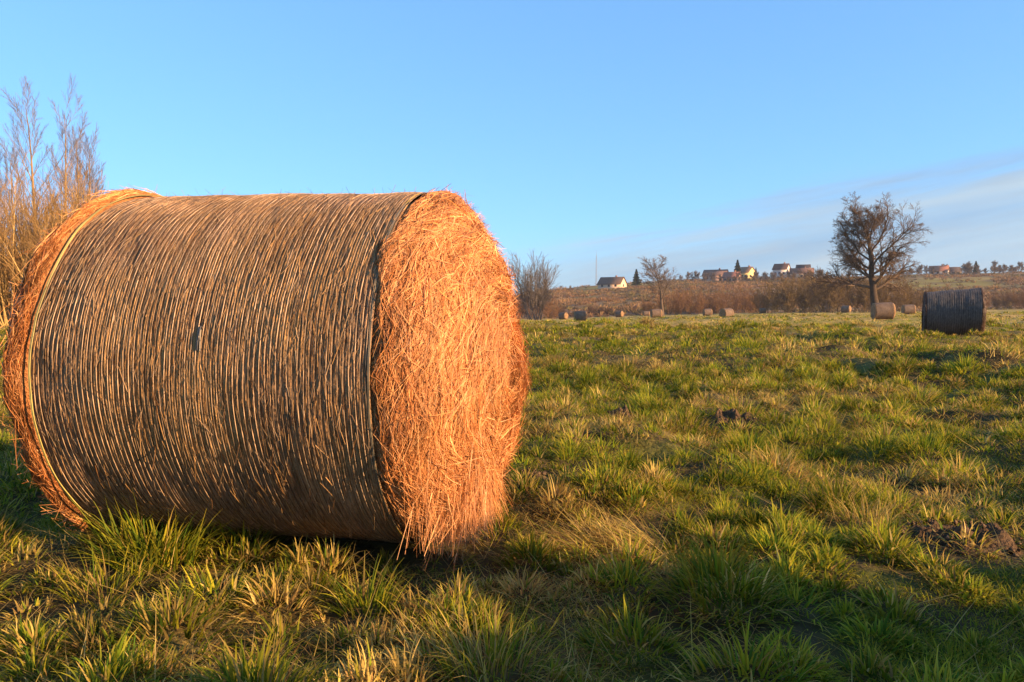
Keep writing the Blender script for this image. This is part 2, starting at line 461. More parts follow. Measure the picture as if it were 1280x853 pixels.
def make_bale(label, L, Rl, Rr, detail, pal, group=None, name="hay_bale", threads=64, seed=1, bulge=1.0):
    """local frame: axis on X, net from x=0 (left end) to x=L, the base on z=0"""
    global rng
    keep = rng; rng = np.random.default_rng(seed)
    root = empty(name, (0, 0, 0), label, "hay bale", group)
    hi = detail >= 2
    na, nc = {2: (560, 720), 1: (120, 200), 0: (24, 48)}[detail]

    def frame(u):                     # radius and centre height at axial position u
        w = np.clip(u / L, -0.15, 1.15)
        r = Rl + (Rr - Rl) * w
        return r, r - 0.02 + 0.022 + 0.032 * w

    def surf(u, th, off=0.0):
        r, cz = frame(u)
        lump = 0.013 * fbm2(u / 0.45 + 40, np.cos(th) * 1.6 + 9 + seed, 3 + seed, 3) + 0.004 * fbm2(u / 0.16, np.cos(th) * 3.1 + np.sin(th) * 2.3, 13 + seed, 2)
        lump = lump + 0.014 * np.exp(-((th - 2.2) / 0.7) ** 2) * np.sin(u * 5)
        rr = r + lump + off
        z = cz + rr * np.cos(th)
        z = np.maximum(z, 0.050 + 0.12 * z)
        return np.stack([u + 0 * th, rr * np.sin(th), z], -1)        # th=0 top, th=pi/2 towards +Y

    # --- net wrapped body
    u = np.linspace(-0.004, L + 0.004, na); th = np.linspace(0, 2 * np.pi, nc, endpoint=False)
    U, T = np.meshgrid(u, th, indexing="ij")
    ph = U / L * threads + 0.08 * fbm2(U / 0.2, T * 1.2, 7 + seed, 2)
    ridge = 0.5 + 0.5 * np.cos(2 * np.pi * ph)
    streak = fbm2(U / 0.006, T * 9.0, 19 + seed, 3)
    blot = fbm2(U / 0.22, T * 2.0 + 5, 23 + seed, 3)
    off = (0.0045 * ridge + 0.0022 * streak + 0.003 * blot) if detail else 0 * U
    G = surf(U, T, off)
    dk, lt = np.array(pal["dark"]), np.array(pal["light"])
    m = np.clip(0.30 + 0.34 * ridge * (detail > 0) + 0.38 * streak + 0.35 * blot, 0, 1)[..., None]
    C = dk * (1 - m) + lt * m
    gw = np.array(pal["weather"])
    wtop = (sstep(fbm2(U / 0.5, T * 1.3, 29 + seed, 3), -0.45, 0.45) * 0.75)[..., None]
    C = C * (1 - wtop) + gw * (0.55 + 0.8 * m) * wtop
    mb = MB(); mb.grid(G, C, wrap=True)
    body = mb.build("net_wrap", M_BODY, root, smooth=True)
    if detail:
        # net threads round the body: sub-part of the wrap
        nt = threads if hi else 24
        k = 420 if hi else 120
        tt = np.linspace(0, 2 * np.pi, k)[None, :]
        uu = (np.arange(nt) + 0.5) / nt * L
        uu = uu[:, None] + 0.0007 * fbm2(tt * 1.5 + np.arange(nt)[:, None] * 7.3, np.arange(nt)[:, None] * 3.1 + 0 * tt, 41, 3) * (2.5 if hi else 1)
        TT = np.broadcast_to(tt, uu.shape)
        bl = fbm2(uu / 0.22, TT * 2.0 + 5, 23 + seed, 3)
        P = surf(uu, TT, (0.0052 if hi else 0.004) + 0.002 * bl)
        fade = 0.6 * fbm2(uu / 0.03, TT * 2.2, 47, 3) + 0.75 * fbm2(uu / 0.021 + 5, TT * 16, 49, 3)
        W = (0.0012 + 0.0012 * fade) if hi else np.full(uu.shape, 0.006)
        cth = np.array(pal["thread"])[None, None, :] * np.clip(1 + 0.9 * fade, 0.2, 1.6)[..., None]
        W = np.clip(W, 0.0007, 0.0026)
        mb = MB()
        mb.tubes(P, W, 4, cth)
        mb.build("net_thread", M_NET, body, smooth=True)
    if hi:
        # short ends of straw poking through the net (belongs to the wrap)
        n = 20000
        u0 = rng.uniform(0.0, L, n); t0 = rng.uniform(0, 2 * np.pi, n)
        kk = 4; s = np.linspace(0, 1, kk)[None, :]
        ln = rng.uniform(0.02, 0.09, n) * rng.choice([1, 1, 1, 1.8], n)
        dirn = rng.normal(0, 0.22, n) + np.where(rng.random(n) < 0.5, 0, np.pi)
        ua = u0[:, None] + np.sin(dirn)[:, None] * ln[:, None] * s
        ta = t0[:, None] + np.cos(dirn)[:, None] * ln[:, None] * s / 0.68
        lift = rng.uniform(0.001, 0.007, n)[:, None] + (rng.random(n) < 0.06)[:, None] * rng.uniform(0.0, 0.035, n)[:, None] * s ** 2
        Ps = surf(np.clip(ua, 0, L), ta, lift)
        rad = np.stack([0 * t0, np.sin(t0), np.cos(t0)], -1)
        tang = Ps[:, 1] - Ps[:, 0]; S = np.cross(tang, rad); S /= np.linalg.norm(S, axis=1, keepdims=True) + 1e-9
        S = S * 0.8 + rad * rng.normal(0, 0.5, (n, 1))
        W = rng.uniform(0.0006, 0.0013, n)[:, None] * (1 - 0.5 * s)
        pc = np.array([pal["light"], pal["dark"], pal["thread"], pal["straw_dull"]])[rng.integers(0, 4, n)] * rng.uniform(0.6, 1.3, (n, 1))
        mb = MB(); mb.ribbons(Ps, W, S, pc)
        tag(mb.build("loose_straw", M_STRAW, body), kind="stuff")
        # selvedge of the net at both ends
        for e, cc, ww in ((0.004, (0.33, 0.27, 0.085), 0.006), (L - 0.004, (0.16, 0.15, 0.055), 0.0045)):
            k = 500; tt = np.linspace(0, 2 * np.pi, k)[None, :]
            sg = 1 if e > L / 2 else -1
            uu = e + 0.010 * fbm2(tt * 1.7, tt * 0 + e, 55, 3)
            P = surf(uu, tt, (0.006 if sg > 0 else 0.019) + 0.003 * fbm2(tt * 5, tt * 0, 57, 2)); 
            cv = np.array(cc)[None, None, :] * (1 + 0.8 * fbm2(tt * 3, tt * 0 + e, 59, 3))[..., None]
            if sg > 0:
                yv = sstep(fbm2(tt * 2.2 + 3, tt * 0, 63, 2), 0.1, 0.35)[..., None]
                cv = np.array((0.17, 0.14, 0.09)) * (1 - yv) + np.array((0.42, 0.27, 0.04)) * yv
            mb = MB()
            for dx in (-0.4, 0.4):
                mb.tubes(P + np.array([dx * ww, 0, 0]), np.full((1, k), ww * 0.36), 5, cv)
            mb.build("net_edge", M_NET, root, smooth=True)
        # the small torn place in the net
        g = np.random.default_rng(5)
        mb = MB(); nP = 7
        uc, tc_ = 0.632, -1.375
        P = []; 
        for i in range(nP):
            s6 = np.linspace(-1, 1, 6)
            uu = uc + g.normal(0, 0.0035) + 0.004 * s6 * g.normal(0.2, 0.5); tt = tc_ + 0.050 * s6 * g.uniform(0.5, 1.1) + g.normal(0, 0.012)
            P.append(surf(uu, tt, 0.007 + 0.006 * (1 - s6 ** 2) * g.random()))
        P = np.array(P)
        mb.tubes(P, np.full((nP, 6), 0.0028), 4, np.where((np.arange(nP) % 4 == 1)[:, None], np.array([[0.20, 0.165, 0.12]]), np.array([[0.040, 0.042, 0.052]])))
        mb.build("torn_netting", M_NET, body)
    # --- the two end faces
    for side in (0, 1):
        sg = 1 if side else -1
        u_e = L if side else 0.0
        ns, nth = {2: (70, 360), 1: (24, 96), 0: (9, 40)}[detail]
        s = np.linspace(0, 1, ns); tt = np.linspace(0, 2 * np.pi, nth, endpoint=False)
        Sg, Tg = np.meshgrid(s, tt, indexing="ij")
        rE, czE = frame(u_e)

        def face(sv, tv, lift=0.0):
            a, r = prof_at(sv, side)
            a = a * bulge * (1.0 if side else 0.68); r = r * rE / 0.675 
            px_, py_ = r * np.sin(tv), r * np.cos(tv)
            lump = 0.030 * fbm2(px_ / 0.22 + 11 * side, py_ / 0.22 + seed, 3 + seed, 3) * sstep(r, 0.72, 0.55) + 0.020 * fbm2(tv * 2.2 + seed, 0 * tv + side, 9, 3) * sstep(sv, 0.02, 0.10)
            a = a + lump + lift
            r = r + 0.022 * fbm2(tv * 3 + side * 9, sv * 8, 17 + seed, 3) * sstep(r, 0.4, 0.66) + lift * sstep(r, 0.5, 0.69) * 0.7
            if side and hi: r = r + 0.075 * np.exp(-((np.mod(tv, 2 * np.pi) - 2.15) / 0.42) ** 2) * sstep(r, 0.3, 0.66)
            z = czE + r * np.cos(tv)
            sag = sstep(-np.cos(tv), 0.45, 1.0)
            a = a + 0.012 * sag * sstep(r, 0.25, 0.68) * (a > 0.02)
            z = np.maximum(z, 0.02 + 0.25 * z)
            return np.stack([u_e + sg * a, r * np.sin(tv), z], -1)
        G = face(Sg, Tg)
        ring = fbm2(Sg * 30, Tg * 2.2, 25 + seed, 3)
        m = np.clip(0.5 + 0.6 * ring, 0, 1)[..., None]
        C = np.array(pal["hay_dark"]) * (1 - m) + np.array(pal["hay"]) * m * 0.85
        if not detail: C = np.array(pal["hay_dark"]) * (1 - m) * 0.8 + np.array(pal["hay"]) * m * 0.9
        mb = MB(); mb.grid(G if side else G[:, ::-1], C, wrap=True)
        fobj = mb.build("hay_end", M_HAYBASE, root, smooth=True)
        if detail:
            n = {2: 60000 if side else 34000, 1: 2500}[detail]
            rr = np.sqrt(rng.random(n)) * 0.69
            smap = np.linspace(0, 1, 400); am, rm = prof_at(smap, side)
            srt = np.interp(-rr, -rm[np.argmax(rm):], smap[np.argmax(rm):])
            edge = rng.random(n) < (0.16 if side else 0.55)
            srt = np.where(edge, rng.uniform(0.005, 0.30 if side else 0.20, n), srt)
            t0 = rng.uniform(0, 2 * np.pi, n)
            ln = rng.uniform(0.05, 0.26, n) * (1 if hi else 1.3)
            kk = 5 if hi else 3
            q = np.linspace(-0.5, 0.5, kk)[None, :]
            _, r0 = prof_at(srt, side); r0 = np.maximum(r0, 0.07)
            swirl = fbm2(t0 * 1.3, srt * 5, 31 + seed, 2)
            ang = rng.normal(0, 0.38 if side else 0.75, n) + 0.7 * swirl + np.where(rng.random(n) < 0.13, rng.uniform(-1.5, 1.5, n), 0)
            shortp = rng.random(n) < 0.3
            ang = np.where(shortp, ang + rng.normal(0, 0.9, n), ang); ln = np.where(shortp, rng.uniform(0.02, 0.07, n), ln)
            bend = rng.normal(0, 0.45, n)
            dt = np.cos(ang)[:, None] * ln[:, None] * q / r0[:, None]
            dt = np.clip(dt, -0.9, 0.9)
            drr = np.sin(ang)[:, None] * ln[:, None] * q + (bend * ln)[:, None] * q ** 2
            perim = 0.86
            sv = np.clip(srt[:, None] + drr / perim, 0.003, 0.985)
            tv = t0[:, None] + dt
            ends = (2 * np.abs(q)) ** 2
            fly = (rng.random(n) < 0.10)[:, None] * rng.uniform(0.0, 0.045, n)[:, None]
            one = np.where(rng.random(n)[:, None] < 0.5, (q + 0.5) ** 2, (0.5 - q) ** 2)
            lift = rng.uniform(0.001, 0.012 if side else 0.026, n)[:, None] + fly * one - 0.006 * ends * 0
            Ps = face(sv, tv, lift)
            # the bottom of the near end trails out on the grass
            rad = np.stack([np.full(n, sg * 0.8), 0.5 * np.sin(t0), 0.5 * np.cos(t0)], -1)
            tang = Ps[:, -1] - Ps[:, 0]
            S = np.cross(tang, rad); S /= np.linalg.norm(S, axis=1, keepdims=True) + 1e-9
            S = S + rad * rng.normal(0, 0.7, (n, 1))
            W = (rng.uniform(0.0005, 0.0013, n) * (1 if hi else 4))[:, None] * (1 - 0.6 * np.abs(q) * 2 * 0.8)
            pc = np.array([pal["hay"], pal["hay"], pal["hay_light"], pal["hay_dark"], pal["hay_mid"]])[rng.integers(0, 5, n)] * rng.uniform(0.65, 1.25, (n, 1)) * (1 + 0.40 * fbm2(srt * 26, t0 * 0.8, 77, 2))[:, None] * (0.62 + 0.55 * sstep(fbm2(srt * 16 + side, t0 * r0 / 0.07, 79, 3), -0.6, 0.1))[:, None]
            mb = MB(); mb.ribbons(Ps, W, S, pc)
            if hi and side:                       # straw trailing down from the foot of the face
                n2 = 1800
                t1 = np.pi + rng.normal(0.42, 0.30, n2)
                k2 = 5; s2 = np.linspace(0, 1, k2)[None, :]
                st = face(rng.uniform(0.12, 0.55, n2), t1, 0.01)
                h = np.clip(st[:, 2], 0.02, 1)
                out = rng.uniform(-0.02, 0.05, n2)
                P2 = np.stack([st[:, 0:1] + out[:, None] * s2 ** 1.5, st[:, 1:2] + rng.normal(0.01, 0.10, n2)[:, None] * s2, st[:, 2:3] * (1 - s2 * rng.uniform(0.15, 0.72, n2)[:, None]) + 0.03 * s2 * rng.random(n2)[:, None]], -1)
                S2 = rng.normal(0, 1, (n2, 3)); S2 /= np.linalg.norm(S2, axis=1, keepdims=True)
                pc2 = np.array([pal["hay"], pal["hay_light"], pal["hay_mid"]])[rng.integers(0, 3, n2)] * rng.uniform(0.7, 1.2, (n2, 1))
                mb.ribbons(P2, rng.uniform(0.0008, 0.0016, n2)[:, None] * (1 - 0.6 * s2), S2, pc2)
            tag(mb.build("loose_straw", M_STRAW, fobj), kind="stuff")
    rng = keep
    return root


PAL_NEAR = dict(dark=(0.155, 0.075, 0.028), light=(0.44, 0.245, 0.092), weather=(0.26, 0.160, 0.105), thread=(0.32, 0.215, 0.128), straw_dull=(0.22, 0.14, 0.07),
                hay=(0.57, 0.245, 0.085), hay_light=(0.70, 0.365, 0.15), hay_dark=(0.30, 0.105, 0.032), hay_mid=(0.50, 0.20, 0.062))
PAL_DARK = dict(dark=(0.040, 0.033, 0.030), light=(0.15, 0.12, 0.095), weather=(0.10, 0.082, 0.072), thread=(0.13, 0.112, 0.095), straw_dull=(0.1, 0.08, 0.06),
                hay=(0.13, 0.075, 0.045), hay_light=(0.2, 0.13, 0.08), hay_dark=(0.040, 0.028, 0.024), hay_mid=(0.10, 0.06, 0.04))
PAL_FAR = dict(dark=(0.11, 0.07, 0.045), light=(0.26, 0.17, 0.105), weather=(0.19, 0.135, 0.10), thread=(0.40, 0.3, 0.2), straw_dull=(0.26, 0.17, 0.09),
               hay=(0.40, 0.24, 0.115), hay_light=(0.44, 0.3, 0.16), hay_dark=(0.14, 0.08, 0.045), hay_mid=(0.42, 0.25, 0.10))


def build_bales():
    b = make_bale("large round hay bale with bright orange end face, nearest in the meadow", float(np.linalg.norm(BALE_R - BALE_L)), 0.702, 0.675, 2, PAL_NEAR, seed=1)
    b.location = (BALE_L[0], BALE_L[1], 0.0); b.rotation_euler = (0, 0, math.atan2(AX2[1], AX2[0]))
    d = make_bale("dark weathered grey hay bale standing alone at the right edge of the meadow", 1.38, 0.655, 0.70, 1, PAL_DARK, seed=4, bulge=0.45)
    x, y, z = at(1157, 23.0); d.location = (x, y, z - 0.02); d.rotation_euler = (0, 0, R(-25.5))
    G = "round hay bales scattered over the far meadow"
    proto = make_bale("brown round bale in front of the big bare oak's trunk", 1.25, 0.67, 0.69, 0, PAL_FAR, G, seed=7)
    spots = [  # px of bale, distance, axis angle, scale, label
        (1103, 61, -8, 1.0, None),
        (1135, 100, -6, 0.95, "small brown bale right behind the one at the oak's trunk, next to the dark bale"),
        (1057, 140, -38, 1.0, "tiny bale left of the oak showing a bright sunlit end and dark shaded end"),
        (1033, 158, -5, 0.85, "tiny dull bale at the meadow edge just left of the bright-ended tiny bale"),
        (953, 162, -8, 0.85, "tiny bale at the foot of the brown scrub below the white house"),
        (908, 98, 28, 0.95, "bale with a black shaded end and yellowish side, below the yellow house"),
        (884, 138, 5, 0.95, "small pale bale beside the bale with the black shaded end"),
        (820, 109, 3, 0.95, "pinkish bale at the foot of the lone bare field tree"),
        (808, 165, 0, 0.8, "tiny bale half hidden left of the bale under the lone bare tree"),
        (774, 158, -35, 0.95, "tiny round-ended bale between the pale square bale and the lone bare tree"),
        (725, 90, 2, 0.95, "pale square-looking bale on the meadow below the radio mast"),
        (704, 145, -40, 1.0, "small bale lit at one end beside a dark bush near the grey poplar-like tree"),
    ]
    for i, (px, dist, a, s, lab) in enumerate(spots):
        x, y, z = at(px, dist)
        L = 1.25 * s
        ca, sa = math.cos(R(a)), math.sin(R(a))
        loc = (x - L / 2 * ca, y - L / 2 * sa, z - 0.03)
        if i == 0:
            proto.location = loc; proto.rotation_euler = (0, 0, R(a))
        else:
            copy_tree(proto, loc, R(a), s, lab, G)


# ------------------------------------------------------------------ bare trees and shrubs
def grow(seed, spec, start, direction, length, r0):
    """spec: list per level of dict(n, ang, len, seg, grav, t0, wob).  returns list of (P, r_start, r_end, level)"""
    g = np.random.default_rng(seed)
    out = []

    def branch(p, d, ln, r, lvl):
        sp = spec[lvl]
        k = sp["seg"]
        pts = [p]; dd = d / np.linalg.norm(d)
        step = ln / (k - 1)
        dirs = [dd]
        for i in range(k - 1):
            dd = dd + g.normal(0, sp["wob"], 3) + np.array([0, 0, sp["up"]])
            dd = dd / np.linalg.norm(dd)
            pts.append(pts[-1] + dd * step); dirs.append(dd)
        pts = np.array(pts)
        rend = r * sp["taper"]
        out.append((pts, r, rend, lvl))
        if lvl + 1 >= len(spec): return
        n = max(1, int(round(sp["n"] * g.uniform(0.8, 1.2))))
        phi0 = g.uniform(0, 6.28)
        for j in range(n):
            t = sp["t0"] + (1 - sp["t0"]) * ((j + g.random()) / n)
            t = min(t, 0.999)
            f = t * (k - 1); i0 = int(f); fr = f - i0
            pp = pts[i0] * (1 - fr) + pts[min(i0 + 1, k - 1)] * fr
            dl = dirs[min(i0 + 1, k - 1)]
            a = R(sp["ang"]) * g.uniform(0.65, 1.3) * (1.0 - sp.get("tipclose", 0.35) * t)
            phi = phi0 + j * 2.4 + g.normal(0, 0.4)
            ref = np.array([1.0, 0, 0]) if abs(dl[2]) > 0.8 else np.array([0, 0, 1.0])
            e1 = np.cross(dl, ref); e1 /= np.linalg.norm(e1); e2 = np.cross(dl, e1)
            nd = dl * math.cos(a) + (e1 * math.cos(phi) + e2 * math.sin(phi)) * math.sin(a)
            rl = r + (rend - r) * t
            branch(pp, nd, ln * sp["len"] * g.uniform(0.7, 1.2) * (1 - sp.get("short", 0.35) * t), rl * sp.get("rr", 0.6), lvl + 1)

    branch(np.array(start, float), np.array(direction, float), length, r0, 0)
    return out


def tree_meshes(root, br, trunk_lvls, bark, twig, minr, sides=(10, 7, 5, 3, 3, 3), twigmat=None):
    tr, cr = MB(), MB()
    g = np.random.default_rng(3)
    groups = {}
    for P, a, b, lvl in br: groups.setdefault((lvl, len(P)), []).append((P, a, b))
    for (lvl, k), items in sorted(groups.items()):
        P = np.array([i[0] for i in items]); a = np.array([i[1] for i in items]); b = np.array([i[2] for i in items])
        t = np.linspace(0, 1, k)[None, :]
        rad = np.maximum(a[:, None] * (1 - t) + b[:, None] * t, minr)
        if lvl == 0: rad = rad * (1 + 0.45 * np.exp(-t * 14))
        w = min(1.0, lvl / 3.0)
        c = (np.array(bark) * (1 - w) + np.array(twig) * w) * g.uniform(0.75, 1.25, (len(items), 1))
        (tr if lvl < trunk_lvls else cr).tubes(P, rad, sides[min(lvl, 5)], c)
    tr.build("trunk", M_BARK, root, smooth=True)
    cr.build("crown", twigmat or M_TWIG, root, smooth=False)
    return root


def oak():
    root = empty("bare_oak", at(1096, 75), "big spreading bare tree with dark trunk standing alone on the meadow", "tree")
    g = np.random.default_rng(8)
    spec = [dict(n=20, ang=68, len=0.70, seg=9, up=0.03, t0=0.30, wob=0.06, taper=0.22, rr=0.52, tipclose=0.62, short=0.42),
            dict(n=14, ang=48, len=0.52, seg=7, up=0.035, t0=0.2, wob=0.15, taper=0.3, rr=0.6),
            dict(n=9, ang=44, len=0.52, seg=5, up=0.02, t0=0.15, wob=0.20, taper=0.4, rr=0.6),
            dict(n=10, ang=44, len=0.55, seg=4, up=0.0, t0=0.15, wob=0.22, taper=0.5, rr=0.6),
            dict(n=0, ang=40, len=0.5, seg=3, up=0.0, t0=0.2, wob=0.25, taper=0.6)]
    br = grow(21, spec, (0, 0, -0.2), (0.02, 0, 1), 9.4, 0.44)
    tree_meshes(root, br, 2, (0.085, 0.060, 0.042), (0.150, 0.102, 0.070), 0.0085)
    root.scale = (0.96, 0.96, 0.93); root.rotation_euler = (0, 0, 1.9)
    return root


def field_tree(loc, label, seed, H, name="bare_tree", spread=50, twig=(0.16, 0.125, 0.105), minr=0.026, group=None, r0=0.2, t0=0.33):
    root = empty(name, loc, label, "tree", group)
    spec = [dict(n=14, ang=spread, len=0.46, seg=8, up=0.02, t0=t0, wob=0.05, taper=0.2, rr=0.5, tipclose=0.4, short=0.35),
            dict(n=12, ang=44, len=0.5, seg=6, up=0.05, t0=0.12, wob=0.13, taper=0.3, rr=0.55),
            dict(n=9, ang=40, len=0.55, seg=4, up=0.03, t0=0.1, wob=0.18, taper=0.4, rr=0.6),
            dict(n=0, ang=38, len=0.5, seg=3, up=0.03, t0=0.1, wob=0.2, taper=0.5)]
    br = grow(seed, spec, (0, 0, -0.2), (0, 0, 1), H, r0)
    return tree_meshes(root, br, 1, (0.15, 0.105, 0.07), twig, minr)


def poplar(loc, label, seed, H, group, twig=(0.175, 0.15, 0.15)):
    root = empty("bare_poplar", loc, label, "tree", group)
    spec = [dict(n=24, ang=30, len=0.34, seg=10, up=0.02, t0=0.25, wob=0.02, taper=0.08, rr=0.34, tipclose=0.2, short=0.60),
            dict(n=11, ang=27, len=0.42, seg=6, up=0.06, t0=0.15, wob=0.05, taper=0.2, rr=0.5),
            dict(n=11, ang=24, len=0.50, seg=4, up=0.05, t0=0.1, wob=0.07, taper=0.4, rr=0.6),
            dict(n=0, ang=30, len=0.5, seg=3, up=0.05, t0=0.1, wob=0.08, taper=0.5)]
    br = grow(seed, spec, (0, 0, -0.2), (0.02 * math.sin(seed), 0, 1), H, 0.012 * H)
    return tree_meshes(root, br, 1, (0.34, 0.22, 0.10), twig, 0.0040)


def shrub_mesh(root, seed, H, spread, stems, stemcol, twigcol, minr, n1=10, n2=5, ang=30, lean=0.55):
    g = np.random.default_rng(seed)
    spec = [dict(n=n1, ang=ang, len=0.42, seg=7, up=0.05, t0=0.18, wob=0.06, taper=0.2, rr=0.5, short=0.45),
            dict(n=n2, ang=ang, len=0.55, seg=4, up=0.05, t0=0.1, wob=0.12, taper=0.35, rr=0.6),
            dict(n=0, ang=30, len=0.5, seg=3, up=0.03, t0=0.1, wob=0.15, taper=0.5)]
    st, tw = MB(), MB()
    for i in range(stems):
        a = g.uniform(0, 6.28); q = g.uniform(0.05, lean)
        d = (math.cos(a) * q, math.sin(a) * q, 1)
        p = (math.cos(a) * spread * g.random() * 0.6, math.sin(a) * spread * g.random() * 0.6, -0.15)
        br = grow(seed * 100 + i, spec, p, d, H * g.uniform(0.6, 1.05), 0.007 * H)
        groups = {}
        for P, r_a, r_b, lvl in br: groups.setdefault((lvl, len(P)), []).append((P, r_a, r_b))
        for (lvl, k), items in groups.items():
            P = np.array([u[0] for u in items]); ra = np.array([u[1] for u in items]); rb = np.array([u[2] for u in items])
            t = np.linspace(0, 1, k)[None, :]
            rad = np.maximum(ra[:, None] * (1 - t) + rb[:, None] * t, minr)
            w = lvl / 2.0
            c = (np.array(stemcol) * (1 - w) + np.array(twigcol) * w) * g.uniform(0.65, 1.35, (len(items), 1))
            (st if lvl == 0 else tw).tubes(P, rad, 4 if lvl == 0 else 3, c)
    st.build("stems", M_BARK, root, smooth=True)
    tw.build("twigs", M_SCRUB, root)
    return root


def build_vegetation():
    oak()
    # lone tree on the field
    o = field_tree(at(828, 140), "lone bare grey tree with a rounded crown left of the hill houses", 31, 9.6, minr=0.018)
    o.scale = (1.45, 1.45, 0.93)
    # multi-stemmed grey tree beside the big bale
    o = empty("bare_tree", at(670, 150), "grey bare tree with many upright branches directly beside the big bale's end", "tree")
    shrub_mesh(o, 37, 11.2, 2.6, 26, (0.17, 0.135, 0.11), (0.165, 0.14, 0.125), 0.021, 14, 7, ang=27, lean=0.5)
    # poplars at the left edge
    PG = "bare poplars behind the orange thicket"
    pop = [(2, 46, 9.6, 41, "grey bare poplar at the outer left edge, partly cut by the frame"),
           (24, 43, 9.4, 42, "short grey bare poplar just left of the tallest poplar"),
           (50, 45, 12.9, 43, "tallest bare poplar with a straight leader in the row beside the bale"),
           (80, 45, 12.4, 44, "second tallest bare poplar, with a pale sunlit trunk above the thicket"),
           (99, 47, 11.6, 45, "narrow bare poplar third from the right end of the row"),
           (112, 48, 10.9, 46, "slim bare poplar second from the right end of the row"),
           (124, 48, 9.7, 47, "shortest slim bare poplar closest to the bale's top")]
    for px, d, H, sd, lab in pop:
        poplar(at(px, d), lab, sd, H, PG)
    # orange thicket
    SG = "willow shrubs of the sunlit orange thicket"
    protos = []
    for i in range(3):
        root = empty("willow_shrub", (0, 0, 0), "tall orange-brown bare willow shrub in the sunlit thicket behind the bale", "shrub", SG)
        shrub_mesh(root, 60 + i, 7.0, 1.5, 17, (0.44, 0.29, 0.11), (0.37, 0.22, 0.085), 0.0070, 13, 6)
        protos.append(root)
    g = np.random.default_rng(14)
    n = 0
    for px in (-70, -25, 10, 38, 66, 95, 122, 150, 190, 240, 300):
        for row in range(2):
            d = 37 + 4.5 * row + g.uniform(-1, 1)
            loc = at(px + g.uniform(-12, 12), d)
            s = g.uniform(0.82, 1.08) * (0.92 if px < 130 else 0.68)
            if n < 3:
                protos[n].location = loc; protos[n].rotation_euler = (0, 0, g.uniform(0, 6)); protos[n].scale = (s, s, s)
            else:
                copy_tree(protos[n % 3], loc, g.uniform(0, 6), s)
            n += 1
    # far shrubs
    kinds = [("olive brown bare shrub in the thicket behind the big bare oak", (0.17, 0.115, 0.055), (0.19, 0.125, 0.058)),
             ("reddish brown bare shrub in the scrub along the far edge of the meadow", (0.17, 0.10, 0.055), (0.215, 0.118, 0.062)),
             ("dark bare bush in the shaded scrub below the radio mast", (0.09, 0.06, 0.045), (0.11, 0.07, 0.052))]
    P2 = []
    for i, (lab, sc_, tc) in enumerate(kinds):
        root = empty("bare_shrub", (0, 0, 0), lab, "shrub", "shrubs along the far edge of the meadow")
        shrub_mesh(root, 80 + i, 3.7, 2.2, 20, sc_, tc, 0.014, 12, 6, ang=46, lean=1.0)
        P2.append(root)
    used = [False] * 3

    def put(kind, px, d, s):
        d = d * 1.24; s = s * 1.2
        loc = at(px, d, -0.1)
        if not used[kind]:
            used[kind] = True
            P2[kind].location = loc; P2[kind].scale = (s, s, s)
        else:
            copy_tree(P2[kind], loc, g.uniform(0, 6), s)
    for px, d, s in ((962, 132, 1.2), (985, 128, 1.45), (1008, 135, 1.5), (1030, 126, 1.65), (1050, 132, 1.6), (1072, 126, 1.4), (1092, 132, 1.5), (1115, 126, 1.45), (1136, 132, 1.3), (1156, 128, 1.15), (1178, 140, 0.95), (1205, 145, 0.8)):
        put(0, px, d, s * (1.17 if px < 1140 else 0.95))
    for px, d, s in ((838, 142, 1.35), (852, 150, 1.3), (868, 148, 1.2), (884, 156, 1.25), (899, 150, 1.1), (915, 158, 1.45), (930, 152, 1.2), (945, 160, 1.3), (690, 155, 0.9), (676, 150, 1.2), (660, 148, 1.5), (645, 152, 1.6), (1225, 150, 0.8), (1250, 152, 0.95), (1275, 150, 1.0), (1300, 150, 1.2), (815, 150, 0.95)):
        put(1, px, d, s)
    for px, d, s in ((735, 165, 0.75), (748, 168, 0.7), (760, 166, 0.65), (775, 172, 0.6), (790, 168, 0.65), (700, 163, 0.8), (803, 170, 0.6), (1268, 175, 1.0), (1285, 176, 1.1)):
        put(2, px, d, s)


# ------------------------------------------------------------------ hill
CU = np.array([-1.0, -0.5, 0.0, 0.02, 0.06, 0.10, 0.167, 0.20, 0.23, 0.27, 0.35, 0.42, 0.55, 0.62, 0.67, 0.8, 1.1])
CY = np.array([372, 372, 370, 366, 361.5, 358, 353.5, 352, 350, 349, 348, 348, 343, 341.5, 340, 336, 336.0])
R0, R1 = 195.0, 430.0


def hill_z(x, y):
    r = np.maximum(y, 1.0); u = x / r
    crest = (HORIZON - np.interp(u, CU, CY)) / FPX * R1 + EYE
    b = np.interp(u, GU, GV) * np.minimum(r, R0)
    t = np.clip((r - R0) / (R1 - R0), 0, 1)
    prof = t ** 1.05
    z = b * (1 - prof) + crest * prof
    fall = np.clip((r - R1) / 500, 0, 1)
    z = z - 14 * fall ** 1.5
    z = z + 0.6 * fbm2(x / 38, y / 38, 101, 3) * sstep(t, 0.0, 0.3)
    return z - 0.25 * (1 - sstep(t, 0, 0.05))


